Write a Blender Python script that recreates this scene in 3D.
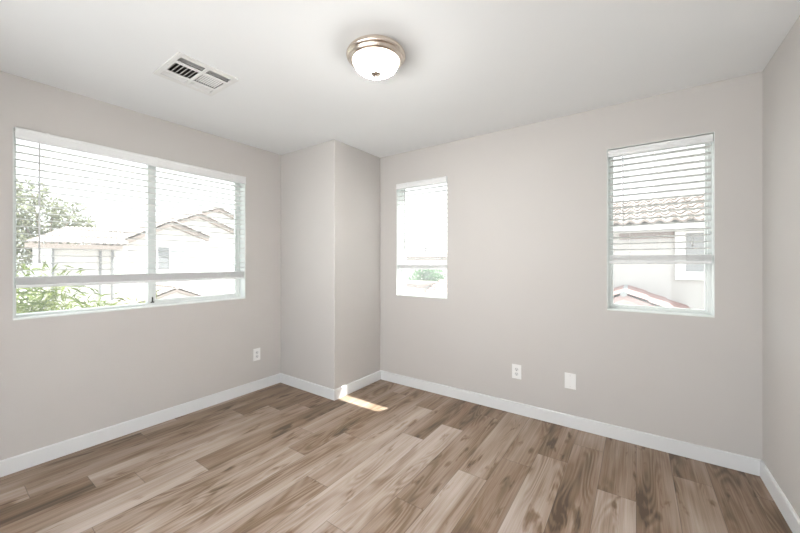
import bpy, bmesh, math, random
from mathutils import Vector, Matrix

for o in list(bpy.data.objects):
    bpy.data.objects.remove(o)
sc = bpy.context.scene
COL = sc.collection

# ------------------------------------------------------------------ camera
cam_d = bpy.data.cameras.new('camera')
cam = bpy.data.objects.new('camera', cam_d)
COL.objects.link(cam)
cam.location = (0, 0, 1.291)
cam.rotation_euler = (math.pi / 2, 0, 0.6123)
cam_d.sensor_width = 36
cam_d.lens = 336.19 / 800 * 36
cam_d.shift_y = -4.66 / 800
cam_d.clip_start = 0.02
cam_d.clip_end = 300
sc.camera = cam

# ------------------------------------------------------------------ sky, sun, exposure
wd = bpy.data.worlds.new('sky')
sc.world = wd
wd.use_nodes = True
bg = wd.node_tree.nodes['Background']
bg.inputs['Color'].default_value = (0.93, 0.968, 1.0, 1)
bg.inputs['Strength'].default_value = 1.27
sun_d = bpy.data.lights.new('sun', 'SUN')
sun = bpy.data.objects.new('sun', sun_d)
COL.objects.link(sun)
sun_d.energy = 9.5
sun_d.angle = 0.009
sun_d.color = (1.0, 0.985, 0.965)
sun.rotation_euler = Vector((-0.22, -0.585, -1.0)).to_track_quat('-Z', 'Y').to_euler()
sun.location = (5, 10, 18)
LAMP_EMIT = 160.0
sc.view_settings.view_transform = 'Standard'
sc.view_settings.look = 'None'
sc.view_settings.gamma = 1
sc.view_settings.use_curve_mapping = False
sc.view_settings.exposure = 1.15

# ------------------------------------------------------------------ helpers
H = 2.44
XL, XP, XR = -3.129, -2.310, 0.624      # left wall, side of corner chase, right wall
YB, YK, YREAR = 2.222, 2.916, -0.55      # front of chase, back wall, rear wall
T = 0.17                                # wall thickness


class MB:
    def __init__(self):
        self.v = []
        self.f = []
        self.s = []

    def box(self, x0, x1, y0, y1, z0, z1, mat=None):
        pts = [Vector((x, y, z)) for z in (z0, z1) for y in (y0, y1) for x in (x0, x1)]
        if mat is not None:
            pts = [mat @ p for p in pts]
        n = len(self.v)
        self.v += pts
        for q in ((0, 2, 3, 1), (4, 5, 7, 6), (0, 1, 5, 4), (2, 6, 7, 3), (0, 4, 6, 2), (1, 3, 7, 5)):
            self.f.append([n + i for i in q])
            self.s.append(False)
        return self

    def face(self, pts, smooth=False):
        n = len(self.v)
        self.v += [Vector(p) for p in pts]
        self.f.append(list(range(n, n + len(pts))))
        self.s.append(smooth)
        return self

    def prism(self, prof, a, b, fn):
        """closed profile (list of 2d) swept from a to b; fn(p, q, t) -> 3d point"""
        n = len(self.v)
        k = len(prof)
        for t in (a, b):
            self.v += [Vector(fn(p, q, t)) for p, q in prof]
        for i in range(k):
            j = (i + 1) % k
            self.f.append([n + i, n + j, n + k + j, n + k + i])
            self.s.append(False)
        self.f.append([n + i for i in range(k)][::-1])
        self.f.append([n + k + i for i in range(k)])
        self.s += [False, False]
        return self

    def tube(self, p0, p1, r0, r1=None, seg=10, caps=True):
        r1 = r0 if r1 is None else r1
        p0, p1 = Vector(p0), Vector(p1)
        d = (p1 - p0).normalized()
        a = d.orthogonal().normalized()
        b = d.cross(a)
        n = len(self.v)
        for p, r in ((p0, r0), (p1, r1)):
            for i in range(seg):
                t = 2 * math.pi * i / seg
                self.v.append(p + a * math.cos(t) * r + b * math.sin(t) * r)
        for i in range(seg):
            j = (i + 1) % seg
            self.f.append([n + i, n + j, n + seg + j, n + seg + i])
            self.s.append(True)
        if caps:
            self.f.append([n + i for i in range(seg)][::-1])
            self.f.append([n + seg + i for i in range(seg)])
            self.s += [False, False]
        return self

    def lathe(self, prof, c, seg=48):
        """prof: list of (r, z) from c"""
        n = len(self.v)
        m = len(prof)
        for r, z in prof:
            for i in range(seg):
                t = 2 * math.pi * i / seg
                self.v.append(Vector((c[0] + r * math.cos(t), c[1] + r * math.sin(t), c[2] + z)))
        for a in range(m - 1):
            for i in range(seg):
                j = (i + 1) % seg
                self.f.append([n + a * seg + i, n + a * seg + j, n + (a + 1) * seg + j, n + (a + 1) * seg + i])
                self.s.append(True)
        return self

    def build(self, name, mat, parent=None, bevel=0.0, seg=2, merge=False, recalc=True):
        me = bpy.data.meshes.new(name)
        me.from_pydata([tuple(p) for p in self.v], [], self.f)
        me.polygons.foreach_set('use_smooth', self.s)
        bm = bmesh.new()
        bm.from_mesh(me)
        if merge:
            bmesh.ops.remove_doubles(bm, verts=bm.verts, dist=1e-5)
        if recalc:
            bmesh.ops.recalc_face_normals(bm, faces=bm.faces)
        bm.to_mesh(me)
        bm.free()
        me.materials.append(mat)
        o = bpy.data.objects.new(name, me)
        COL.objects.link(o)
        if parent is not None:
            o.parent = parent
            o.matrix_parent_inverse = parent_world(parent).inverted()
        if bevel:
            b = o.modifiers.new('bevel', 'BEVEL')
            b.width = bevel
            b.segments = seg
            b.limit_method = 'ANGLE'
            b.angle_limit = math.radians(40)
        return o


def parent_world(p):
    m = p.matrix_basis.copy()
    if p.parent is not None:
        m = parent_world(p.parent) @ p.matrix_parent_inverse @ m
    return m


def thing(name, label, cat, loc, group=None):
    o = bpy.data.objects.new(name, None)
    COL.objects.link(o)
    o.location = loc
    o.empty_display_size = 0.1
    o['label'] = label
    o['category'] = cat
    if group:
        o['group'] = group
    return o


def struct(o):
    o['kind'] = 'structure'
    return o


def panel(a0, a1, b0, b1, c0, c1, holes, fn):
    """flat slab spanning a and b, thickness c0..c1, rectangular holes; fn(a,b,c)->xyz"""
    A = sorted({a0, a1, *[h[0] for h in holes], *[h[1] for h in holes]})
    B = sorted({b0, b1, *[h[2] for h in holes], *[h[3] for h in holes]})

    def solid(i, j):
        if i < 0 or j < 0 or i >= len(A) - 1 or j >= len(B) - 1:
            return False
        ca, cb = (A[i] + A[i + 1]) / 2, (B[j] + B[j + 1]) / 2
        return not any(h[0] < ca < h[1] and h[2] < cb < h[3] for h in holes)
    m = MB()
    for i in range(len(A) - 1):
        for j in range(len(B) - 1):
            if not solid(i, j):
                continue
            x0, x1, y0, y1 = A[i], A[i + 1], B[j], B[j + 1]
            for c in (c0, c1):
                m.face([fn(x0, y0, c), fn(x1, y0, c), fn(x1, y1, c), fn(x0, y1, c)])
            for di, dj, e in ((-1, 0, ((x0, y0), (x0, y1))), (1, 0, ((x1, y0), (x1, y1))),
                              (0, -1, ((x0, y0), (x1, y0))), (0, 1, ((x0, y1), (x1, y1)))):
                if not solid(i + di, j + dj):
                    (p, q), (r, s) = e
                    m.face([fn(p, q, c0), fn(r, s, c0), fn(r, s, c1), fn(p, q, c1)])
    return m


# ------------------------------------------------------------------ materials
def pbsdf(name, color, rough=0.5, metal=0.0, spec=0.5, emit=None, estr=0.0):
    m = bpy.data.materials.new(name)
    m.use_nodes = True
    b = m.node_tree.nodes['Principled BSDF']
    b.inputs['Base Color'].default_value = (*color, 1)
    b.inputs['Roughness'].default_value = rough
    b.inputs['Metallic'].default_value = metal
    b.inputs['Specular IOR Level'].default_value = spec
    if emit:
        b.inputs['Emission Color'].default_value = (*emit, 1)
        b.inputs['Emission Strength'].default_value = estr
    return m


def noisy(name, color, rough=0.6, amount=0.06, scale=8.0, bump=0.0, bscale=200.0, spec=0.3):
    """paint, stucco or plaster with a little mottling and a fine relief"""
    m = pbsdf(name, color, rough, spec=spec)
    nt = m.node_tree
    b = nt.nodes['Principled BSDF']
    tc = nt.nodes.new('ShaderNodeTexCoord')
    n = nt.nodes.new('ShaderNodeTexNoise')
    n.inputs['Scale'].default_value = scale
    n.inputs['Detail'].default_value = 4
    nt.links.new(tc.outputs['Object'], n.inputs['Vector'])
    r = nt.nodes.new('ShaderNodeMapRange')
    r.inputs['From Min'].default_value = 0.3
    r.inputs['From Max'].default_value = 0.7
    r.inputs['To Min'].default_value = 1 - amount
    r.inputs['To Max'].default_value = 1 + amount
    nt.links.new(n.outputs['Fac'], r.inputs['Value'])
    mx = nt.nodes.new('ShaderNodeVectorMath')
    mx.operation = 'SCALE'
    mx.inputs[0].default_value = color
    nt.links.new(r.outputs['Result'], mx.inputs['Scale'])
    nt.links.new(mx.outputs['Vector'], b.inputs['Base Color'])
    if bump:
        n2 = nt.nodes.new('ShaderNodeTexNoise')
        n2.inputs['Scale'].default_value = bscale
        n2.inputs['Detail'].default_value = 3
        nt.links.new(tc.outputs['Object'], n2.inputs['Vector'])
        bp = nt.nodes.new('ShaderNodeBump')
        bp.inputs['Strength'].default_value = bump
        bp.inputs['Distance'].default_value = 0.002
        nt.links.new(n2.outputs['Fac'], bp.inputs['Height'])
        nt.links.new(bp.outputs['Normal'], b.inputs['Normal'])
    return m


def leafy(name, c1, c2, scale=3.0, trans=0.35):
    m = bpy.data.materials.new(name)
    m.use_nodes = True
    nt = m.node_tree
    nt.nodes.remove(nt.nodes['Principled BSDF'])
    out = nt.nodes['Material Output']
    tc = nt.nodes.new('ShaderNodeTexCoord')
    n = nt.nodes.new('ShaderNodeTexNoise')
    n.inputs['Scale'].default_value = scale
    nt.links.new(tc.outputs['Object'], n.inputs['Vector'])
    cr = nt.nodes.new('ShaderNodeValToRGB')
    cr.color_ramp.elements[0].position = 0.35
    cr.color_ramp.elements[0].color = (*c1, 1)
    cr.color_ramp.elements[1].position = 0.65
    cr.color_ramp.elements[1].color = (*c2, 1)
    nt.links.new(n.outputs['Fac'], cr.inputs['Fac'])
    d = nt.nodes.new('ShaderNodeBsdfDiffuse')
    t = nt.nodes.new('ShaderNodeBsdfTranslucent')
    nt.links.new(cr.outputs['Color'], d.inputs['Color'])
    nt.links.new(cr.outputs['Color'], t.inputs['Color'])
    mx = nt.nodes.new('ShaderNodeMixShader')
    mx.inputs['Fac'].default_value = trans
    nt.links.new(d.outputs['BSDF'], mx.inputs[1])
    nt.links.new(t.outputs['BSDF'], mx.inputs[2])
    nt.links.new(mx.outputs['Shader'], out.inputs['Surface'])
    return m


def translucent(name, color, fac=0.3):
    return leafy(name, color, color, 1.0, fac)


def glass_mat():
    """thin pane: mostly clear, a Fresnel reflection and a faint pale veil imitating glare"""
    m = bpy.data.materials.new('window_glass')
    m.use_nodes = True
    nt = m.node_tree
    nt.nodes.remove(nt.nodes['Principled BSDF'])
    out = nt.nodes['Material Output']
    tr = nt.nodes.new('ShaderNodeBsdfTransparent')
    tr.inputs['Color'].default_value = (0.95, 0.97, 0.96, 1)
    gl = nt.nodes.new('ShaderNodeBsdfGlossy')
    gl.inputs['Roughness'].default_value = 0.02
    lw = nt.nodes.new('ShaderNodeLayerWeight')
    pw = nt.nodes.new('ShaderNodeMath')
    pw.operation = 'POWER'
    nt.links.new(lw.outputs['Facing'], pw.inputs[0])
    pw.inputs[1].default_value = 5
    fr = nt.nodes.new('ShaderNodeMath')
    fr.operation = 'MULTIPLY_ADD'
    nt.links.new(pw.outputs[0], fr.inputs[0])
    fr.inputs[1].default_value = 0.9
    fr.inputs[2].default_value = 0.03
    mx = nt.nodes.new('ShaderNodeMixShader')
    nt.links.new(fr.outputs[0], mx.inputs['Fac'])
    nt.links.new(tr.outputs['BSDF'], mx.inputs[1])
    nt.links.new(gl.outputs['BSDF'], mx.inputs[2])
    veil = nt.nodes.new('ShaderNodeBsdfTranslucent')
    veil.inputs['Color'].default_value = (0.9, 0.9, 0.9, 1)
    m2 = nt.nodes.new('ShaderNodeMixShader')
    m2.inputs['Fac'].default_value = 0.05  # pale veil mixed in for the washed-out look of the view
    nt.links.new(mx.outputs['Shader'], m2.inputs[1])
    nt.links.new(veil.outputs['BSDF'], m2.inputs[2])
    nt.links.new(m2.outputs['Shader'], out.inputs['Surface'])
    return m


def dome_glow(m):
    """glow graded to spare the ceiling a hot spot: the frosted glass glows most at its bottom, least at the rim"""
    nt = m.node_tree
    g = nt.nodes.new('ShaderNodeTexCoord')
    sp = nt.nodes.new('ShaderNodeSeparateXYZ')
    nt.links.new(g.outputs['Normal'], sp.inputs[0])
    r = nt.nodes.new('ShaderNodeMapRange')  # emission weighted to the bottom to keep light off the ceiling
    r.inputs['From Min'].default_value = -0.64
    r.inputs['From Max'].default_value = -1.0
    r.inputs['To Min'].default_value = 3.0
    r.inputs['To Max'].default_value = LAMP_EMIT
    nt.links.new(sp.outputs[2], r.inputs['Value'])
    nt.links.new(r.outputs[0], nt.nodes['Principled BSDF'].inputs['Emission Strength'])


def floor_mat():
    m = bpy.data.materials.new('vinyl_plank')
    m.use_nodes = True
    nt = m.node_tree
    N, L = nt.nodes, nt.links
    b = N['Principled BSDF']

    def math_(op, a, c=None, d=None):
        n = N.new('ShaderNodeMath')
        n.operation = op
        for i, x in enumerate((a, c, d)):
            if x is None:
                continue
            if isinstance(x, (int, float)):
                n.inputs[i].default_value = x
            else:
                L.new(x, n.inputs[i])
        return n.outputs[0]
    at = N.new('ShaderNodeAttribute')
    at.attribute_name = 'plank'
    sep = N.new('ShaderNodeSeparateColor')
    L.new(at.outputs['Color'], sep.inputs['Color'])
    tone, rnd, rnd2 = sep.outputs[0], sep.outputs[1], sep.outputs[2]
    uv = N.new('ShaderNodeUVMap')
    uv.uv_map = 'UVMap'
    su = N.new('ShaderNodeSeparateXYZ')
    L.new(uv.outputs['UV'], su.inputs[0])
    u, v = su.outputs[0], su.outputs[1]

    def coords(sx, sy, off):
        c = N.new('ShaderNodeCombineXYZ')
        L.new(math_('MULTIPLY', u, sx), c.inputs[0])
        L.new(math_('MULTIPLY', v, sy), c.inputs[1])
        L.new(math_('MULTIPLY', rnd, off), c.inputs[2])
        return c.outputs[0]

    def noise(vec, scale=1.0, detail=4.0, rough=0.55, dist=0.0):
        n = N.new('ShaderNodeTexNoise')
        n.inputs['Scale'].default_value = scale
        n.inputs['Detail'].default_value = detail
        n.inputs['Roughness'].default_value = rough
        n.inputs['Distortion'].default_value = dist
        L.new(vec, n.inputs['Vector'])
        return n.outputs['Fac']
    cloud = noise(coords(6.5, 1.15, 90), 1.0, 2.0, 0.5, 0.12)      # broad dark and pale patches
    streak = noise(coords(45, 0.8, 60), 1.0, 4.0, 0.65, 0.05)      # streaks along the plank
    fine = noise(coords(170, 3, 40), 1.0, 2.0, 0.6)                # pores
    spot = N.new('ShaderNodeMapRange')                             # short dark flames in the figure
    spot.interpolation_type = 'SMOOTHSTEP'
    spot.inputs['From Min'].default_value = 0.57
    spot.inputs['From Max'].default_value = 0.74
    L.new(noise(coords(15, 3.2, 33), 1.0, 3.0, 0.6, 0.3), spot.inputs['Value'])
    # cathedral rings: distance field from stretched noise
    ring = noise(coords(7.5, 1.1, 75), 1.0, 1.0, 0.4, 0.3)
    rings = math_('SINE', math_('MULTIPLY', ring, 95.0))
    ringmask = N.new('ShaderNodeMapRange')
    ringmask.inputs['From Min'].default_value = 0.52
    ringmask.inputs['From Max'].default_value = 0.40
    L.new(cloud, ringmask.inputs['Value'])
    # knots
    vo = N.new('ShaderNodeTexVoronoi')
    vo.inputs['Scale'].default_value = 1.0
    L.new(coords(7.0, 2.6, 130), vo.inputs['Vector'])
    kn = N.new('ShaderNodeMapRange')
    kn.interpolation_type = 'SMOOTHSTEP'
    kn.inputs['From Min'].default_value = 0.16
    kn.inputs['From Max'].default_value = 0.03
    L.new(vo.outputs['Distance'], kn.inputs['Value'])
    sc_ = N.new('ShaderNodeSeparateColor')
    L.new(vo.outputs['Color'], sc_.inputs['Color'])
    knot = math_('MULTIPLY', kn.outputs[0], math_('GREATER_THAN', sc_.outputs[0], 0.62))
    t = math_('ADD', tone, math_('MULTIPLY', math_('SUBTRACT', cloud, 0.5), 1.35))
    t = math_('ADD', t, math_('MULTIPLY', math_('SUBTRACT', streak, 0.5), 0.55))
    t = math_('ADD', t, math_('MULTIPLY', math_('SUBTRACT', fine, 0.5), 0.45))
    t = math_('ADD', t, math_('MULTIPLY', math_('MULTIPLY', rings, ringmask.outputs[0]), 0.12))
    t = math_('SUBTRACT', t, math_('MULTIPLY', spot.outputs[0], 0.5))
    t = math_('SUBTRACT', t, math_('MULTIPLY', knot, 0.35))
    # seams: a thin dark line round every plank (B channel carries the plank length / 2)
    e1 = math_('MINIMUM', u, math_('SUBTRACT', 0.1805, u))
    e2 = math_('MINIMUM', v, math_('SUBTRACT', math_('MULTIPLY', rnd2, 2.0), v))
    e = math_('MINIMUM', e1, e2)
    seam = N.new('ShaderNodeMapRange')
    seam.inputs['From Min'].default_value = 0.0006
    seam.inputs['From Max'].default_value = 0.0022
    seam.inputs['To Min'].default_value = 0.55
    seam.inputs['To Max'].default_value = 1.0
    L.new(e, seam.inputs['Value'])
    cr = N.new('ShaderNodeValToRGB')
    el = cr.color_ramp.elements
    el[0].position = 0.0
    el[0].color = FLOOR_COL[0]
    el[1].position = 1.0
    el[1].color = FLOOR_COL[3]
    for p, c in ((0.33, FLOOR_COL[1]), (0.66, FLOOR_COL[2])):
        q = el.new(p)
        q.color = c
    L.new(t, cr.inputs['Fac'])
    mul = N.new('ShaderNodeVectorMath')
    mul.operation = 'SCALE'
    L.new(cr.outputs['Color'], mul.inputs[0])
    L.new(seam.outputs[0], mul.inputs['Scale'])
    L.new(mul.outputs['Vector'], b.inputs['Base Color'])
    ro = N.new('ShaderNodeMapRange')
    ro.inputs['To Min'].default_value = 0.36
    ro.inputs['To Max'].default_value = 0.5
    L.new(fine, ro.inputs['Value'])
    L.new(ro.outputs[0], b.inputs['Roughness'])
    b.inputs['Specular IOR Level'].default_value = 0.4
    bp = N.new('ShaderNodeBump')
    bp.inputs['Strength'].default_value = 0.15
    bp.inputs['Distance'].default_value = 0.001
    L.new(fine, bp.inputs['Height'])
    L.new(bp.outputs['Normal'], b.inputs['Normal'])
    return m


FLOOR_COL = [(0.085, 0.052, 0.029, 1), (0.205, 0.137, 0.086, 1), (0.355, 0.275, 0.217, 1), (0.50, 0.43, 0.385, 1)]
M_WALL = noisy('greige_wall_paint', (0.575, 0.553, 0.533), 0.75, 0.008, 3.0, 0.10, 260)
M_CEIL = noisy('white_ceiling_paint', (0.86, 0.872, 0.88), 0.85, 0.006, 3.0, 0.15, 180)
M_TRIM = noisy('white_trim_paint', (0.75, 0.76, 0.765), 0.4, 0.006, 5.0)
M_VINYL = noisy('white_vinyl', (0.78, 0.81, 0.795), 0.35, 0.005, 5.0)
M_SLAT = translucent('white_slat', (0.84, 0.84, 0.83), 0.3)
M_VAL = noisy('white_faux_wood', (0.83, 0.84, 0.84), 0.45, 0.012, 12.0)
M_CORD = pbsdf('white_cord', (0.70, 0.70, 0.69), 0.7)
M_WAND = pbsdf('clear_grey_wand', (0.80, 0.81, 0.81), 0.3)
M_GLASS = glass_mat()
M_PLATE = noisy('white_plastic', (0.86, 0.86, 0.85), 0.35, 0.004, 30.0)
M_SOCKET = noisy('socket_plastic', (0.74, 0.75, 0.75), 0.35, 0.004, 30.0)
M_DARK = pbsdf('dark_slot', (0.03, 0.03, 0.03), 0.7)
M_SCREW = pbsdf('screw_paint', (0.7, 0.7, 0.69), 0.35)
M_LATCH = pbsdf('dark_latch', (0.06, 0.07, 0.065), 0.5)
M_NICKEL = pbsdf('brushed_nickel', (0.74, 0.65, 0.57), 0.27, 1.0)
M_DOME = pbsdf('lit_frosted_glass', (0.9, 0.88, 0.84), 0.4, emit=(1.0, 0.975, 0.94), estr=LAMP_EMIT)
dome_glow(M_DOME)
M_VENT = noisy('white_enamel', (0.80, 0.80, 0.79), 0.45, 0.004, 20.0)
M_DUCT = pbsdf('dark_duct', (0.10, 0.095, 0.09), 0.8)
M_FLOOR = floor_mat()
M_STUCCO = noisy('white_stucco', (0.62, 0.60, 0.58), 0.9, 0.02, 2.0, 0.4, 60)
M_STUCCO2 = noisy('pale_stucco', (0.50, 0.48, 0.465), 0.9, 0.02, 2.0, 0.4, 60)
M_TILE = noisy('pale_clay_tile', (0.36, 0.31, 0.285), 0.8, 0.16, 2.5, 0.2, 60)
M_TILE2 = noisy('pinkish_clay_tile', (0.27, 0.165, 0.15), 0.8, 0.10, 2.5, 0.2, 60)
M_FASCIA = noisy('tan_fascia', (0.24, 0.20, 0.18), 0.7, 0.03, 3.0)
M_FASCIA2 = noisy('pink_fascia', (0.36, 0.25, 0.24), 0.7, 0.03, 3.0)
M_WHITE_EXT = noisy('white_exterior_trim', (0.82, 0.82, 0.81), 0.6, 0.01, 3.0)
M_SHADE = noisy('grey_window_screen', (0.33, 0.335, 0.34), 0.6, 0.04, 20.0)
M_PANE_EXT = pbsdf('exterior_pane', (0.22, 0.225, 0.23), 0.15)
M_PANE_PALE = pbsdf('curtained_pane', (0.56, 0.57, 0.58), 0.15)
M_GROUND = noisy('pale_concrete', (0.34, 0.333, 0.32), 0.9, 0.06, 1.0)
M_BOUNCE_DECK = noisy('white_bounce_deck', (0.78, 0.78, 0.77), 0.8, 0.02, 2.0)
M_BARK = noisy('bark', (0.22, 0.18, 0.14), 0.9, 0.2, 8.0)
M_CULM = noisy('green_culm', (0.30, 0.34, 0.12), 0.6, 0.15, 8.0)
M_BAMBOO = leafy('bamboo_leaf', (0.07, 0.105, 0.02), (0.165, 0.20, 0.06), 2.5)
M_OLIVE = leafy('olive_leaf', (0.17, 0.185, 0.12), (0.27, 0.28, 0.19), 1.2)
M_BUSH = leafy('bush_leaf', (0.07, 0.16, 0.075), (0.16, 0.27, 0.15), 1.2)

# ------------------------------------------------------------------ room shell
W1 = (0.322, 1.824, 0.931, 2.120)      # window_1 in the left wall: y0, y1, z0, z1
W2 = (-2.095, -1.490, 0.934, 2.118)    # window_2, narrow, back wall: x0, x1, z0, z1
W3 = (-0.177, 0.412, 0.934, 2.124)     # window_3, back wall right
VX0, VX1, VY0, VY1 = -2.372, -2.072, 0.828, 1.130   # duct hole

struct(panel(YREAR - T, YK + T, -0.15, H + 0.12, 0, -T, [W1], lambda a, b, c: (XL + c, a, b)).build('wall_left', M_WALL, merge=True))
struct(panel(XL, XR, -0.15, H + 0.12, 0, T, [W2, W3], lambda a, b, c: (a, YK + c, b)).build('wall_back', M_WALL, merge=True))
struct(panel(YREAR - T, YK + T, -0.15, H + 0.12, 0, T, [], lambda a, b, c: (XR + c, a, b)).build('wall_right', M_WALL, merge=True))
struct(panel(XL, XR, -0.15, H + 0.12, 0, -T, [(-2.35, 0.45, 0.0, 2.05)], lambda a, b, c: (a, YREAR + c, b)).build('wall_rear', M_WALL, merge=True))  # unseen opening added so daylight fills the room from behind
cw = MB().box(XL, XP, YB, YK, 0, H).build('wall_corner', M_WALL, bevel=0.008, seg=3)
struct(cw)
struct(panel(XL, XR, YREAR, YK, H, H + 0.12, [(VX0, VX1, VY0, VY1)], lambda a, b, c: (a, b, c)).build('ceiling', M_CEIL, merge=True))

# floor: one mesh, every plank a face that carries its tone, a random number and its length
PW, PL = 0.1805, 1.2185
rng = random.Random(11)
rows = {  # a joint position in each row, tones of its planks from the back wall forward
    -18: (1.2, [.36, .40, .45]), -17: (0.95, [.34, .38, .36]), -16: (1.560, [.44, .32, .5]), -15: (1.793, [.33, .58, .28]),
    -14: (0.752, [.42, .54, .45]), -13: (1.024, [.5, .36, .70]), -12: (1.695, [.46, .56, .6]),
    -11: (1.470, [.42, .50, .70]), -10: (0.62, [.5, .60, .66]), -9: (1.337, [.42, .66, .60]),
    -8: (2.094, [.40, .76, .7]), -7: (2.380, [.36, .76, .7]), -6: (1.50, [.42, .46, .6]),
    -5: (1.920, [.56, .70, .6]), -4: (0.98, [.45, .42, .5]), -3: (2.385, [.38, .70, .6]),
    -2: (2.660, [.5, .44, .5]), -1: (2.210, [.38, .70, .6]), 0: (1.80, [.42, .42, .5]),
    1: (2.610, [.38, .46, .5]), 2: (2.0, [.40, .42, .5]), 3: (2.640, [.44, .46, .5])}
fv, ff, fuv, fcol = [], [], [], []
for i in range(-18, 4):
    x0, x1 = max(i * PW, XL), min((i + 1) * PW, XR)
    j, tones = rows[i]
    ys = [YK]
    y = j
    while y + PL < YK:
        y += PL
    while y > YREAR:
        ys.append(y)
        y -= PL
    ys.append(YREAR)
    for k in range(len(ys) - 1):
        ya, yb = ys[k + 1], ys[k]
        tone = tones[k] if k < len(tones) else rng.uniform(.4, .7)
        r1 = rng.random()
        # plank-local metres; planks cut by a wall keep the cut plank's own grain position
        ua, ub = x0 - i * PW, x1 - i * PW
        va = 0.0
        ln = yb - ya
        n = len(fv)
        fv += [(x0, ya, 0), (x1, ya, 0), (x1, yb, 0), (x0, yb, 0)]
        ff.append((n, n + 1, n + 2, n + 3))
        fuv += [(ua, va), (ub, va), (ub, va + ln), (ua, va + ln)]
        fcol += [(0.5 + (tone - 0.5) * 1.25, r1, ln / 2, 1)] * 4
n = len(fv)
fv += [(XL, YREAR, -.12), (XR, YREAR, -.12), (XR, YK, -.12), (XL, YK, -.12)]
ff.append((n + 3, n + 2, n + 1, n))
fuv += [(0.05, 0.3)] * 4
fcol += [(.5, .5, .5, 1)] * 4
me = bpy.data.meshes.new('floor')
me.from_pydata(fv, [], ff)
uvl = me.uv_layers.new(name='UVMap')
ca = me.color_attributes.new('plank', 'FLOAT_COLOR', 'CORNER')
uvl = me.uv_layers['UVMap']
ca = me.color_attributes['plank']
for k, lp in enumerate(me.loops):
    uvl.data[k].uv = fuv[lp.vertex_index]
    ca.data[k].color = fcol[lp.vertex_index]
me.materials.append(M_FLOOR)
fl = bpy.data.objects.new('floor', me)
COL.objects.link(fl)
struct(fl)

# baseboards: 95 mm boards with an eased top edge
BH, BT = 0.096, 0.014
bprof = [(0, 0), (BT, 0), (BT, BH - 0.006), (BT - 0.004, BH - 0.001), (BT - 0.007, BH), (0, BH)]
struct(MB().prism(bprof, YREAR, YB, lambda p, q, t: (XL + p, t, q)).build('baseboard_left', M_TRIM))
mb = MB()
k = len(bprof)
for pos in (lambda p: (XL, YB - p), lambda p: (XP + p, YB - p), lambda p: (XP + p, YK)):
    mb.v += [Vector((*pos(p), q)) for p, q in bprof]
for a in (0, k):
    for i in range(k):
        j = (i + 1) % k
        mb.f.append([a + i, a + j, a + k + j, a + k + i])
        mb.s.append(False)
struct(mb.build('baseboard_corner', M_TRIM))
struct(MB().prism(bprof, XP, XR, lambda p, q, t: (t, YK - p, q)).build('baseboard_back', M_TRIM))
struct(MB().prism(bprof, YREAR, YK, lambda p, q, t: (XR - p, t, q)).build('baseboard_right', M_TRIM))

# ------------------------------------------------------------------ windows
# local frames: fn(a, b, c): a along the wall, b up, c outward from the inner wall face
FL = lambda a, b, c: (XL - c, a, b)
FK = lambda a, b, c: (a, YK + c, b)


def fbox(mb, fn, a0, a1, b0, b1, c0, c1):
    p, q = Vector(fn(a0, b0, c0)), Vector(fn(a1, b1, c1))
    return mb.box(min(p.x, q.x), max(p.x, q.x), min(p.y, q.y), max(p.y, q.y), min(p.z, q.z), max(p.z, q.z))


def frame_bars(mb, fn, a0, a1, b0, b1, w, c0, c1, wb=None):
    wb = wb or w
    fbox(mb, fn, a0, a0 + w, b0, b1, c0, c1)
    fbox(mb, fn, a1 - w, a1, b0, b1, c0, c1)
    fbox(mb, fn, a0 + w, a1 - w, b0, b0 + wb, c0, c1)
    fbox(mb, fn, a0 + w, a1 - w, b1 - w, b1, c0, c1)
    return mb


def window(name, fn, a0, a1, b0, b1, slider):
    root = struct(frame_bars(MB(), fn, a0, a1, b0, b1, 0.024, 0.085, 0.155).build(name, M_VINYL, bevel=0.003))
    i0, i1, j0, j1 = a0 + 0.024, a1 - 0.024, b0 + 0.024, b1 - 0.024
    fbox(MB(), fn, a0 + 0.001, a1 - 0.001, b0, b0 + 0.008, 0.002, 0.084).build('sill', M_VINYL, root)
    jl = fbox(MB(), fn, a0, a0 + 0.004, b0 + 0.008, b1, 0.001, 0.085)
    fbox(jl, fn, a1 - 0.004, a1, b0 + 0.008, b1, 0.001, 0.085)
    fbox(jl, fn, a0 + 0.004, a1 - 0.004, b1 - 0.004, b1, 0.001, 0.085)
    jl.build('jamb_liner', M_VINYL, root)
    if slider:
        m0, m1 = 1.052, 1.108
        s = frame_bars(MB(), fn, m0, i1, j0, j1, 0.026, 0.098, 0.122)
        fbox(s, fn, m0 + 0.026, m1, j0 + 0.026, j1 - 0.026, 0.098, 0.122)
        s = s.build('sash', M_VINYL, root, bevel=0.002)
        fbox(MB(), fn, m1, i1 - 0.026, j0 + 0.026, j1 - 0.026, 0.108, 0.112).build('pane', M_GLASS, s)
        lt = fbox(MB(), fn, 1.078, 1.086, j0 + 0.004, j0 + 0.05, 0.092, 0.098)
        fbox(lt, fn, 1.070, 1.094, j0 + 0.004, j0 + 0.012, 0.090, 0.098)
        lt.build('latch', M_LATCH, s)
        st = fbox(MB(), fn, m0, m0 + 0.03, j0, j1, 0.125, 0.150)
        st.build('mullion', M_VINYL, root, bevel=0.002)
        fbox(MB(), fn, i0, m0, j0, j1, 0.136, 0.140).build('pane', M_GLASS, root)
    else:
        frame_bars(MB(), fn, i0, i1, j0, j1, 0.010, 0.105, 0.14).build('glazing_bead', M_VINYL, root)
        fbox(MB(), fn, i0 + 0.01, i1 - 0.01, j0 + 0.01, j1 - 0.01, 0.120, 0.124).build('pane', M_GLASS, root)
    return root


window('window_1', FL, *W1, True)
window('window_2', FK, *W2, False)
window('window_3', FK, *W3, False)


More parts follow.
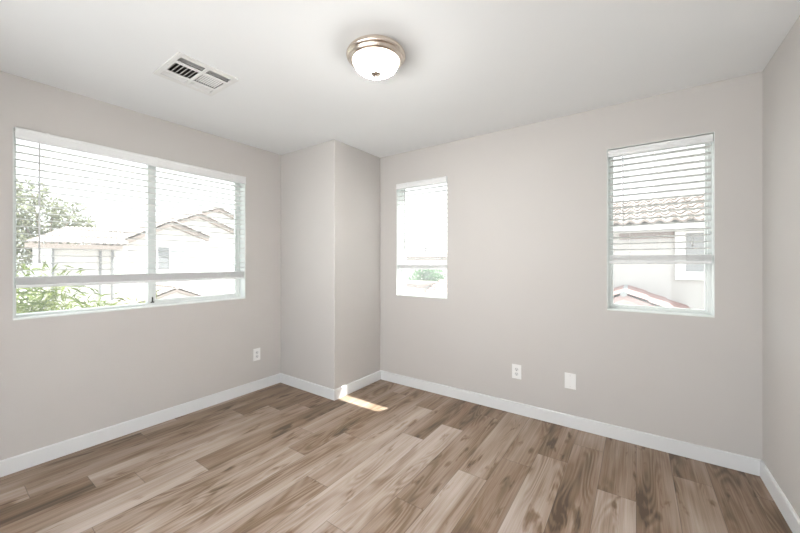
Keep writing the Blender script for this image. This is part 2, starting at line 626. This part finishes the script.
# ------------------------------------------------------------------ blinds
def blind(fn, label, a0, a1, ztop, valh, valc, pitch, tilt, zfirst, zrail0, zrail1, wand_a, wand_z, cord_a, gap, nstack, wc):
    """valc: how far the valance face stands out of the wall (negative = proud of it)"""
    mid = (a0 + a1) / 2
    root = thing('window_blind', label, 'blind', fn(mid, zrail0, 0.03), 'white slatted window blinds')
    # valance: a moulded board
    h = valh
    prof = [(0.012, 0), (0.003, 0.002), (0, 0.006), (0, 0.014), (0.003, 0.018), (0.003, h - 0.018), (0, h - 0.014), (0, h - 0.004), (0.003, h), (0.012, h)]
    v = MB().prism(prof, a0, a1, lambda p, q, t: fn(t, ztop - h + q, valc + p))
    if valc < 0:
        for e in (a0, a1 - 0.008):
            fbox(v, fn, e, e + 0.008, ztop - h + 0.002, ztop - 0.002, valc + 0.012, 0.0)
    v.build('valance', M_VAL, root)
    hb = fbox(MB(), fn, a0 + 0.01, a1 - 0.01, ztop - 0.045, ztop - 0.004, max(valc, 0) + 0.014, 0.062)
    hb.build('head_rail', M_VAL, root)
    n = max(2, int((a1 - a0) / 0.6) + 1)
    for k in range(n):
        cl = MB()
        a = a0 + 0.14 + k * (a1 - a0 - 0.28) / (n - 1)
        fbox(cl, fn, a - 0.006, a + 0.006, ztop - h - 0.002, ztop + 0.001, valc - 0.0015, valc + 0.0015)
        fbox(cl, fn, a - 0.006, a + 0.006, ztop - 0.010, ztop + 0.001, valc - 0.002, valc + 0.004)
        fbox(cl, fn, a - 0.006, a + 0.006, ztop - h - 0.002, ztop - h + 0.006, valc - 0.002, valc + 0.010)
        cl.build('valance_clip', M_VAL, root)
    # hanging slats, slightly crowned; 50 mm deep
    c0, c1 = 0.006, 0.056
    cm = (c0 + c1) / 2

    def slat(mb, z, tl):
        k = 4
        top, bot = [], []
        for i in range(k + 1):
            d = (i / k - 0.5) * (c1 - c0)
            crown = 0.0018 * (1 - (2 * i / k - 1) ** 2)
            dz = d * math.sin(tl) + crown
            dc = cm + d * math.cos(tl)
            top.append((dc, z + dz + 0.0016))
            bot.append((dc, z + dz - 0.0016))
        mb.prism(top + bot[::-1], a0 + 0.006, a1 - 0.006, lambda p, q, t: fn(t, q, p))
    sl = MB()
    z = zfirst
    count = 0
    while z > zrail1 + pitch * 0.35:
        slat(sl, z, tilt)
        z -= pitch
        count += 1
    sl.build('slats', M_SLAT, root)
    # gathered slats lying on the bottom rail
    railh = 0.022
    st = MB()
    for k in range(nstack):
        slat(st, zrail0 + railh + 0.004 + k * (zrail1 - zrail0 - railh - 0.006) / max(1, nstack - 1), 0.0)
    st.build('gathered_slats', M_VAL, root)
    rp = [(c0 + 0.004, 0), (c1 - 0.004, 0), (c1, 0.005), (c1, railh - 0.003), (c1 - 0.004, railh), (c0 + 0.004, railh), (c0, railh - 0.003), (c0, 0.005)]
    MB().prism(rp, a0 + 0.006, a1 - 0.006, lambda p, q, t: fn(t, zrail0 + q, p)).build('bottom_rail', M_VAL, root)
    # ladder strings in front of and behind the slats
    m = 3 if a1 - a0 > 1 else 2
    for k in range(m):
        a = a0 + 0.13 + k * (a1 - a0 - 0.26) / (m - 1)
        for c in (c0 - 0.001, c1 + 0.001):
            MB().tube(fn(a, zrail0 + 0.02, c), fn(a, ztop - 0.04, c), 0.0007, seg=5).build('ladder_string', M_CORD, root)
    # tilt wand with a hook and a grip
    w = MB().tube(fn(wand_a, wand_z[0], wc), fn(wand_a, wand_z[1], wc), 0.0045, seg=6)
    w.tube(fn(wand_a, wand_z[0] - 0.004, wc), fn(wand_a, wand_z[0] + 0.09, wc), 0.006, 0.0052, seg=8)
    w.tube(fn(wand_a, wand_z[1], wc), fn(wand_a, wand_z[1] + 0.02, wc + 0.012), 0.002, seg=6)
    w.build('tilt_wand', M_WAND, root)
    for da in (0, 0.008):
        c = MB().tube(fn(cord_a + da, zrail1 + 0.10, c0 - 0.004), fn(cord_a + da, ztop - 0.045, c0 - 0.004), 0.0009, seg=5).build('lift_cord', M_CORD, root)
    MB().tube(fn(cord_a + 0.004, zrail1 + 0.055, c0 - 0.004), fn(cord_a + 0.004, zrail1 + 0.10, c0 - 0.004), 0.006, 0.003, seg=8).build('tassel', M_CORD, c)
    return root


blind(FL, 'wide white slatted blind over the sliding window in the left wall', 0.330, 1.818, 2.119, 0.072, -0.020, 0.0462,
      math.radians(1.0), 2.022, 1.128, 1.197, 0.434, (1.29, 2.05), 1.70, 0.0, 8, -0.006)
blind(FK, 'narrow white slatted blind on the small back window near the corner', -2.088, -1.497, 2.116, 0.058, -0.014, 0.0445,
      math.radians(1), 2.035, 1.215, 1.258, -1.985, (1.43, 2.055), -1.56, 0.006, 4, -0.006)
blind(FK, 'white slatted blind on the right-hand back window near the right wall', -0.168, 0.404, 2.114, 0.050, 0.004, 0.0440,
      math.radians(-4), 2.040, 1.276, 1.338, -0.078, (1.547, 2.066), 0.30, 0.006, 7, -0.002)


# ------------------------------------------------------------------ outlets and cover plate
def wall_plate(fn, name, label, cat, a, z, w, h, outlet):
    root = thing(name, label, cat, fn(a, z - h / 2, 0), 'white wall plates')
    fbox(MB(), fn, a - w / 2, a + w / 2, z - h / 2, z + h / 2, -0.006, 0.0).build('cover_plate', M_PLATE, root, bevel=0.003, seg=3)
    if outlet:
        for dz in (-0.0195, 0.0195):
            pr = []
            for k in range(24):
                t = 2 * math.pi * k / 24
                pr.append((0.0172 * math.cos(t), max(-0.0142, min(0.0142, 0.0172 * math.sin(t)))))
            s = MB().prism(pr, -0.0085, -0.005, lambda p, q, t: fn(a + p, z + dz + q, t)).build('socket', M_SOCKET, root)
            sl = fbox(MB(), fn, a - 0.0075, a - 0.0050, z + dz - 0.001, z + dz + 0.009, -0.0089, -0.008)
            fbox(sl, fn, a + 0.0050, a + 0.0075, z + dz - 0.001, z + dz + 0.007, -0.0089, -0.008)
            sl.tube(fn(a, z + dz - 0.0075, -0.0089), fn(a, z + dz - 0.0075, -0.008), 0.003, seg=10)
            sl.build('slots', M_DARK, s)
        spots = (0.0,)
    else:
        spots = (-0.042, 0.042)
    for dz in spots:
        MB().tube(fn(a, z + dz, -0.0075), fn(a, z + dz, -0.005), 0.0032, seg=12).build('screw', M_SCREW, root)
    return root


wall_plate(FL, 'wall_outlet', 'white duplex wall outlet low on the left wall near the corner', 'outlet', 1.942, 0.359, 0.076, 0.122, True)
wall_plate(FK, 'wall_outlet', 'white duplex wall outlet low on the back wall between the windows', 'outlet', -0.832, 0.357, 0.078, 0.122, True)
wall_plate(FK, 'blank_wall_plate', 'blank white cover plate on the back wall right of the outlet', 'wall plate', -0.421, 0.360, 0.080, 0.122, False)

# ------------------------------------------------------------------ ceiling lamp
LX, LY = -1.154, 1.417
lamp = thing('ceiling_lamp', 'round flush ceiling lamp with nickel ring and lit frosted dome', 'lamp', (LX, LY, H))
MB().lathe([(0.0, 0), (0.112, 0), (0.128, -0.004), (0.146, -0.014), (0.156, -0.025), (0.160, -0.035), (0.1585, -0.042), (0.152, -0.048),
            (0.147, -0.050), (0.1455, -0.055), (0.142, -0.062), (0.134, -0.068), (0.128, -0.069), (0.124, -0.064), (0.0, -0.056)],
           (LX, LY, H), 64).build('ring', M_NICKEL, lamp, merge=True)
dome = []
for k in range(13):
    t = k / 12 * math.pi / 2
    dome.append((0.126 * math.cos(t) ** 0.92, -0.061 - 0.071 * math.sin(t)))
dome[-1] = (0.0, dome[-1][1])
MB().lathe(dome, (LX, LY, H), 64).build('dome', M_DOME, lamp, merge=True)
MB().lathe([(0.0, -0.127), (0.027, -0.128), (0.030, -0.132), (0.025, -0.137), (0.011, -0.140), (0.006, -0.140), (0.0065, -0.146), (0.004, -0.150), (0.0, -0.151)],
           (LX, LY, H), 24).build('finial', M_NICKEL, lamp, merge=True)

# ------------------------------------------------------------------ ceiling vent
vent = thing('ceiling_vent', 'square white ceiling air vent with louvers in several directions', 'air vent', (-2.222, 0.979, H))
FX0, FX1, FY0, FY1 = -2.402, -2.044, 0.806, 1.152
zf0, zf1 = H - 0.007, H
fr = panel(FX0, FX1, FY0, FY1, zf0, zf1, [(-2.140, -2.083, 0.834, 0.970), (-2.140, -2.083, 0.989, 1.122),
                                          (-2.289, -2.164, 0.836, 0.968), (-2.289, -2.164, 0.984, 1.118),
                                          (-2.366, -2.311, 0.834, 0.970), (-2.366, -2.311, 0.989, 1.122)], lambda a, b, c: (a, b, c))
fr.build('face_frame', M_VENT, vent, merge=True, bevel=0.0015)
dk = MB()
dk.box(VX0, VX1, VY0, VY1, H + 0.10, H + 0.11)
dk.box(VX0, VX0 + 0.002, VY0, VY1, H, H + 0.10).box(VX1 - 0.002, VX1, VY0, VY1, H, H + 0.10)
dk.box(VX0, VX1, VY0, VY0 + 0.002, H, H + 0.10).box(VX0, VX1, VY1 - 0.002, VY1, H, H + 0.10)
dk.build('duct', M_DUCT, vent)


def louvers(x0, x1, y0, y1, along, n, ang, w):
    mb = MB()
    for k in range(n):
        if along == 'x':
            c = Vector(((x0 + x1) / 2, y0 + (k + 0.5) * (y1 - y0) / n, H + 0.004))
            mb.box(-(x1 - x0) / 2, (x1 - x0) / 2, -w / 2, w / 2, -0.0005, 0.0005, Matrix.Translation(c) @ Matrix.Rotation(ang, 4, 'X'))
        else:
            c = Vector((x0 + (k + 0.5) * (x1 - x0) / n, (y0 + y1) / 2, H + 0.004))
            mb.box(-w / 2, w / 2, -(y1 - y0) / 2, (y1 - y0) / 2, -0.0005, 0.0005, Matrix.Translation(c) @ Matrix.Rotation(ang, 4, 'Y'))
    mb.build('louvers', M_VENT, vent)


R45 = math.radians(45)
louvers(-2.289, -2.164, 0.836, 0.968, 'x', 6, R45 * 0.9, 0.023)
louvers(-2.289, -2.164, 0.984, 1.118, 'x', 10, -R45 * 0.9, 0.0085)
for ya, yb in ((0.834, 0.970), (0.989, 1.122)):
    louvers(-2.140, -2.083, ya, yb, 'y', 6, R45, 0.0125)
    louvers(-2.366, -2.311, ya, yb, 'y', 5, -R45, 0.016)
for y in (0.820, 1.138):
    MB().tube((-2.222, y, zf0 - 0.0015), (-2.222, y, zf0), 0.004, seg=12).build('screw', M_SCREW, vent)

# ================================================================== outdoors
GZ = -2.9
struct(MB().box(-70, 40, -40, 60, GZ - 0.1, GZ).build('ground', M_GROUND))
# unseen deck added to bounce sunlight in through the rear-wall opening
struct(MB().box(-5.5, 3.0, -9.0, YREAR - T, -0.25, -0.06).build('added_bounce_deck', M_BOUNCE_DECK))
# unseen overhang added to keep the sun off the right-hand back window
struct(MB().box(-0.62, 2.6, YK + T, 4.02, 2.62, 2.76).build('added_sun_shade', M_STUCCO))


def tiled(mb, e0, e1, r0, r1, cols, nrow, amp, sub=6):
    """barrel-tile slope: e0-e1 along the eave, r0-r1 along the ridge above it"""
    e0, e1, r0, r1 = map(Vector, (e0, e1, r0, r1))
    nrm = (e1 - e0).cross(r0 - e0).normalized()
    if nrm.z < 0:
        nrm = -nrm
    nc = cols * sub
    for r in range(nrow):
        base = len(mb.v)
        for q, lift in ((r / nrow, amp * 0.55), ((r + 1.06) / nrow if r < nrow - 1 else 1.0, 0.0)):
            for c in range(nc + 1):
                u = c / nc
                p = e0.lerp(e1, u).lerp(r0.lerp(r1, u), q)
                w = math.sin(2 * math.pi * u * cols)
                mb.v.append(p + nrm * (lift + amp * (0.5 + 0.5 * w)))
        # a lip under the lower edge of each course
        for c in range(nc + 1):
            mb.v.append(mb.v[base + c] - nrm * amp * 0.75)
        k = nc + 1
        for c in range(nc):
            mb.f.append([base + c, base + c + 1, base + k + c + 1, base + k + c])
            mb.s.append(False)
            mb.f.append([base + 2 * k + c, base + 2 * k + c + 1, base + c + 1, base + c])
            mb.s.append(False)
    return mb


def rake(mb, pts, x, depth, h):
    """a fascia board along a gable's roof line in the plane x"""
    for (ya, za), (yb, zb) in zip(pts, pts[1:]):
        mb.prism([(ya, za), (yb, zb), (yb, zb - h), (ya, za - h)], x, x + depth, lambda p, q, t: (t, p, q))
    return mb


# the houses seen through the left-hand window
def ridge(mb, x, y, z, n):
    for k in range(n):
        mb.tube((x - k * 0.4, y, z), (x - k * 0.4 - 0.44, y, z - 0.02), 0.13, 0.11, seg=8)


def gable_house(label, x0, x1, ya, za, ym, zm, yb, zb, gz):
    """gable end facing the room at x0, running back to x1; eaves a and b, apex m"""
    root = thing('gabled_house', label, 'house', (x0, ym, gz))
    MB().prism([(ya + .3, gz), (yb - .4, gz), (yb - .4, zb), (ym, zm - .12), (ya + .3, za + .02)], x1, x0, lambda p, q, t: (t, p, q)).build('wall', M_STUCCO, root)
    rake(MB(), [(ya, za), (ym, zm), (yb, zb)], x0, 0.45, 0.27).build('fascia', M_FASCIA, root)
    r = MB()
    tiled(r, (x0 + .5, ya, za + .03), (x1, ya, za + .03), (x0 + .5, ym, zm + .03), (x1, ym, zm + .03), 18, 8, 0.09)
    tiled(r, (x0 + .5, yb, zb + .03), (x1, yb, zb + .03), (x0 + .5, ym, zm + .03), (x1, ym, zm + .03), 18, 8, 0.09)
    ridge(r, x0 + .4, ym, zm + .08, 12)
    r.build('roof', M_TILE, root, recalc=False)
    return root


hs = gable_house('white stucco house with a low hipped wing, nearest beyond the left window', -25.9, -31, 6.5, 2.27, 9.68, 3.97, 12.08, 3.07, GZ)
gable_house('middle of three white gabled houses stepping back, seen right of the window mullion', -31.6, -37, 10.3, 3.75, 14.02, 5.45, 17.7, 4.0, GZ)
gable_house('farthest white gabled house, its roof peak highest of the three', -37.6, -46, 14.2, 5.3, 18.66, 7.1, 23.0, 5.55, GZ)
MB().box(-30.5, -25.2, 3.95, 7.2, GZ, 2.25).build('wing_wall', M_STUCCO, hs)
MB().box(-24.0, -23.88, 2.84, 6.6, 1.98, 2.2).build('wing_fascia', M_FASCIA, hs)
r = MB()
tiled(r, (-24, 2.84, 2.2), (-24, 6.9, 2.24), (-30, 5.4, 3.5), (-30, 8.3, 3.65), 14, 9, 0.09)
r.build('wing_roof', M_TILE, hs, recalc=False)
fw = MB()
fw.box(-25.9, -25.80, 8.86, 10.80, 2.27, 2.42)
fw.box(-25.9, -25.84, 8.90, 8.98, 0.75, 2.27).box(-25.9, -25.84, 10.66, 10.74, 0.75, 2.27)
fw.box(-25.9, -25.84, 8.90, 10.74, 0.70, 0.79).box(-25.9, -25.84, 9.64, 9.72, 0.79, 2.27)
fw = fw.build('window_frame', M_WHITE_EXT, hs)
MB().box(-25.89, -25.86, 8.98, 9.64, 0.79, 2.27).build('screen', M_PANE_EXT, fw)
MB().box(-25.89, -25.86, 9.72, 10.66, 0.79, 2.27).build('pane', M_PANE_PALE, fw)
for y in (3.98, 5.9, 6.45):
    MB().box(-25.2, -25.1, y - 0.05, y + 0.05, GZ, 2.0).build('downspout', M_PANE_EXT, hs)

pr = thing('garage', 'low garage with a tiled gable roof in front of the white house', 'garage', (-24, 8.4, GZ))
MB().prism([(6.8, GZ), (9.8, GZ), (9.8, -0.95), (8.5, -0.42), (6.8, -1.0)], -25, -22, lambda p, q, t: (t, p, q)).build('wall', M_STUCCO, pr)
f = MB()
rake(f, [(6.2, -1.1), (8.5, -0.29), (10.2, -0.99)], -22, 0.3, 0.16)
f.build('fascia', M_FASCIA, pr)
r = MB()
tiled(r, (-21.7, 6.2, -1.08), (-25, 6.2, -1.08), (-21.7, 8.5, -0.25), (-25, 8.5, -0.25), 11, 6, 0.07)
tiled(r, (-21.7, 10.2, -0.97), (-25, 10.2, -0.97), (-21.7, 8.5, -0.25), (-25, 8.5, -0.25), 11, 6, 0.07)
for k in range(8):
    r.tube((-21.7 - k * 0.4, 8.5, -0.2), (-22.14 - k * 0.4, 8.5, -0.22), 0.11, 0.09, seg=8)
r.build('roof', M_TILE, pr, recalc=False)

# the house seen through the right-hand window
h2 = thing('neighbor_house', 'stucco house with wavy tile roof and white-framed window behind the right blind', 'house', (1.5, 12, GZ))
w = MB().box(-1.2, 9.0, 10.5, 17, GZ, 2.10)
w.prism([(-0.75, GZ), (0.75, GZ), (0.75, 0.22), (-0.2, 0.62), (-0.75, 0.36)], 8.1, 10.5, lambda p, q, t: (p, t, q))
w.build('wall', M_STUCCO2, h2)
MB().box(-1.6, 9.4, 9.96, 10.02, 2.03, 2.17).box(-1.6, 9.4, 10.0, 10.5, 2.03, 2.06).build('fascia', M_WHITE_EXT, h2)
MB().box(-0.36, 0.745, 10.46, 10.5, 1.87, 2.02).build('eave_shade_strip', M_FASCIA, h2)  # tan strip that paints in the shade band under the eave
r = MB()
tiled(r, (-1.6, 9.9, 2.19), (9.4, 9.9, 2.19), (-1.6, 12.6, 3.15), (9.4, 12.6, 3.15), 39, 8, 0.085, 8)
tiled(r, (-1.6, 15.3, 2.19), (9.4, 15.3, 2.19), (-1.6, 12.6, 3.15), (9.4, 12.6, 3.15), 39, 8, 0.085, 4)
r.build('roof', M_TILE, h2, recalc=False)
fm = MB()
fm.box(0.765, 0.965, 10.42, 10.5, 0.86, 2.02).box(0.965, 2.2, 10.42, 10.5, 0.86, 1.06).box(2.2, 2.4, 10.42, 10.5, 0.86, 2.02).box(0.965, 2.2, 10.42, 10.5, 1.97, 2.02)
fm = fm.build('window_frame', M_WHITE_EXT, h2, bevel=0.01)
MB().box(0.965, 2.2, 10.47, 10.49, 1.06, 1.97).build('screen', M_SHADE, fm)
f = MB()
for (xa, za), (xb, zb) in zip([(-0.95, 0.28), (-0.2, 0.66), (0.95, 0.20)], [(-0.2, 0.66), (0.95, 0.20)]):
    f.prism([(xa, za), (xb, zb), (xb, zb - 0.10), (xa, za - 0.10)], 7.9, 8.1, lambda p, q, t: (p, t, q))
f.build('porch_fascia', M_FASCIA2, h2)
r = MB()
tiled(r, (-0.95, 7.85, 0.29), (-0.95, 10.5, 0.29), (-0.2, 7.85, 0.67), (-0.2, 10.5, 0.67), 9, 3, 0.05)
tiled(r, (0.95, 7.85, 0.21), (0.95, 10.5, 0.21), (-0.2, 7.85, 0.67), (-0.2, 10.5, 0.67), 9, 3, 0.05)
r.build('porch_roof', M_TILE2, h2, recalc=False)
c = MB()
for k in range(7):
    c.tube((-0.2, 7.83 + k * 0.38, 0.67), (-0.2, 8.25 + k * 0.38, 0.66), 0.06, 0.05, seg=10)
c.build('ridge_tiles', M_SHADE, h2)
c = MB().box(0.5, 1.95, 13.6, 14.6, 2.2, 5.0)
c.box(0.42, 2.03, 13.52, 14.68, 5.0, 5.15)
c.build('chimney', M_WHITE_EXT, h2)

# far roofs seen through the narrow window
h3 = thing('distant_house', 'far white house with a low roof line behind the narrow window', 'house', (-18, 33, GZ))
MB().box(-26, -9, 30.5, 38, GZ, 1.7).build('wall', M_STUCCO, h3)
MB().box(-26.5, -8.5, 29.95, 30.05, 1.50, 1.74).build('fascia', M_FASCIA, h3)
r = MB()
tiled(r, (-26.5, 30, 1.75), (-8.5, 30, 1.75), (-26.5, 34, 2.5), (-8.5, 34, 2.5), 50, 8, 0.08, 4)
tiled(r, (-26.5, 38, 1.75), (-8.5, 38, 1.75), (-26.5, 34, 2.5), (-8.5, 34, 2.5), 50, 8, 0.08, 4)
r.build('roof', M_TILE, h3, recalc=False)
MB().tube((-19.8, 33.4, 2.3), (-19.8, 33.4, 2.9), 0.16, seg=10).tube((-19.8, 33.4, 2.85), (-19.8, 33.4, 2.92), 0.26, seg=10).build('roof_vent', M_PANE_EXT, h3)

h4 = thing('low_house', 'low house with a pinkish tile roof below the narrow window blind', 'house', (-8.0, 15, GZ))
MB().box(-8.6, -4.5, 13.9, 18, GZ, -0.62).build('wall', M_STUCCO, h4)
r = MB()
tiled(r, (-8.75, 13.6, -0.62), (-4.2, 13.6, -0.62), (-8.75, 16.3, 0.28), (-4.2, 16.3, 0.28), 16, 8, 0.07)
tiled(r, (-8.75, 19, -0.62), (-4.2, 19, -0.62), (-8.75, 16.3, 0.28), (-4.2, 16.3, 0.28), 16, 8, 0.07)
r.build('roof', M_TILE2, h4, recalc=False)
h5 = thing('shed', 'white flat-roofed shed left of the pinkish tile roof', 'shed', (-10.2, 14.5, GZ))
MB().box(-12.0, -8.95, 14.1, 16.5, GZ, 0.05).build('wall', M_STUCCO, h5)
MB().box(-12.1, -8.85, 14.0, 16.6, 0.05, 0.20).build('roof_edge', M_FASCIA, h5)


# ------------------------------------------------------------------ trees
def leaf(mb, p, d, ln, wd, rng):
    d = d.normalized()
    s = d.cross(Vector((rng.uniform(-1, 1), rng.uniform(-1, 1), rng.uniform(-1, 1))))
    if s.length < 1e-3:
        s = d.orthogonal()
    s.normalize()
    droop = Vector((0, 0, -0.12 * ln))
    n = len(mb.v)
    mb.v += [p, p + d * ln * 0.45 + s * wd / 2, p + d * ln + droop, p + d * ln * 0.45 - s * wd / 2]
    mb.f.append([n, n + 1, n + 2, n + 3])
    mb.s.append(False)


def tree(name, label, base, crown, trunk_r, nleaf, ln, wd, mat, seed, group=None):
    """crown: list of (centre, radius) clumps"""
    rg = random.Random(seed)
    root = thing(name, label, 'tree', base, group)
    t = MB()
    b = Vector(base)
    top = Vector((sum(c[0][0] for c in crown) / len(crown), sum(c[0][1] for c in crown) / len(crown), min(c[0][2] for c in crown)))
    t.tube(b, top, trunk_r, trunk_r * 0.6, 8)
    for c, r in crown:
        t.tube(top - Vector((0, 0, 0.4)), c, trunk_r * 0.45, trunk_r * 0.12, 6)
    t.build('trunk', M_BARK, root)
    m = MB()
    tot = sum(r ** 2 for c, r in crown)
    for c, r in crown:
        for k in range(int(nleaf * r * r / tot)):
            d = Vector((rg.gauss(0, 1), rg.gauss(0, 1), rg.gauss(0, 1))).normalized()
            p = Vector(c) + d * r * rg.random() ** 0.45
            leaf(m, p, d + Vector((rg.gauss(0, .7), rg.gauss(0, .7), rg.gauss(0, .7))), ln * rg.uniform(.6, 1.2), wd, rg)
    m.build('foliage', mat, root, recalc=False)
    return root


rg = random.Random(5)
cr = []
# grey-green tree behind the tiled roof on the left
for (y, z, r) in ((4.3, 5.6, 0.9), (3.6, 4.4, 1.2), (5.3, 4.9, 0.7), (6.4, 5.0, .35), (5.9, 4.1, 1.0), (7.0, 3.9, .6), (4.6, 3.2, 1.4), (3.0, 6.1, .8),
                  (6.6, 3.0, 1.0), (3.0, 3.0, 1.4), (2.6, 4.9, 1.0), (7.4, 3.2, .6), (3.4, 1.6, 1.3), (5.2, 2.2, 1.2)):
    cr.append(((-37.2 + rg.uniform(-1, 1), y * 1.11, 1.29 + (z - 1.29) * 1.18), r * 1.11))
tree('leafy_tree', 'hazy grey-green tree above the roof at the left window edge', (-37.2, 4.9, GZ), cr, 0.22, 5200, 0.34, 0.16, M_OLIVE, 3)
tree('round_bush', 'round green tree far behind the narrow window', (-12.6, 21.5, GZ),
     [((-12.9, 21.5, .25), .75), ((-12.0, 21.5, .15), .7), ((-12.5, 21.6, .45), .55), ((-13.4, 21.5, -.1), .7), ((-11.7, 21.4, -.3), .6)], 0.12, 1500, 0.22, 0.14, M_BUSH, 8)

# bamboo clump just outside the left window
rg = random.Random(21)
bam = thing('bamboo', 'bright green bamboo clump close outside the left window', 'bamboo', (-5.3, 0.85, GZ))
st, lv = MB(), MB()
for k in range(64):
    near = k < 40
    bx, by = -5.4 + rg.uniform(-.5, .5), (0.62 + rg.uniform(-.6, .28) if near else 1.0 + rg.uniform(-.15, .42))
    hgt = rg.uniform(3.5, 4.2) if near else rg.uniform(3.15, 3.75)
    lean = Vector((rg.uniform(-.25, .25), rg.uniform(-.15, .35), 0))
    pts = []
    for s in range(9):
        q = s / 8
        pts.append(Vector((bx, by, GZ)) + Vector((0, 0, hgt * q)) + lean * q * q * 1.2)
    for s in range(8):
        st.tube(pts[s], pts[s + 1], 0.011 * (1 - s / 9), 0.011 * (1 - (s + 1) / 9), 5, False)
    for s in range(95):
        q = rg.uniform(0.74, 1.0)
        i = min(7, int(q * 8))
        p = pts[i].lerp(pts[i + 1], q * 8 - i)
        d = Vector((rg.gauss(0, 1), rg.gauss(0.15, 1), rg.gauss(-.1, .55))).normalized()
        tw = p + d * rg.uniform(.02, .28)
        if s % 3 == 0:
            st.tube(p, tw, 0.002, 0.001, 3, False)
        leaf(lv, tw, d + Vector((rg.gauss(0, .5), rg.gauss(0, .5), rg.gauss(-.1, .5))), rg.uniform(.10, .18), rg.uniform(.016, .026), rg)
st.build('stems', M_CULM, bam)
lv.build('leaves', M_BAMBOO, bam, recalc=False)
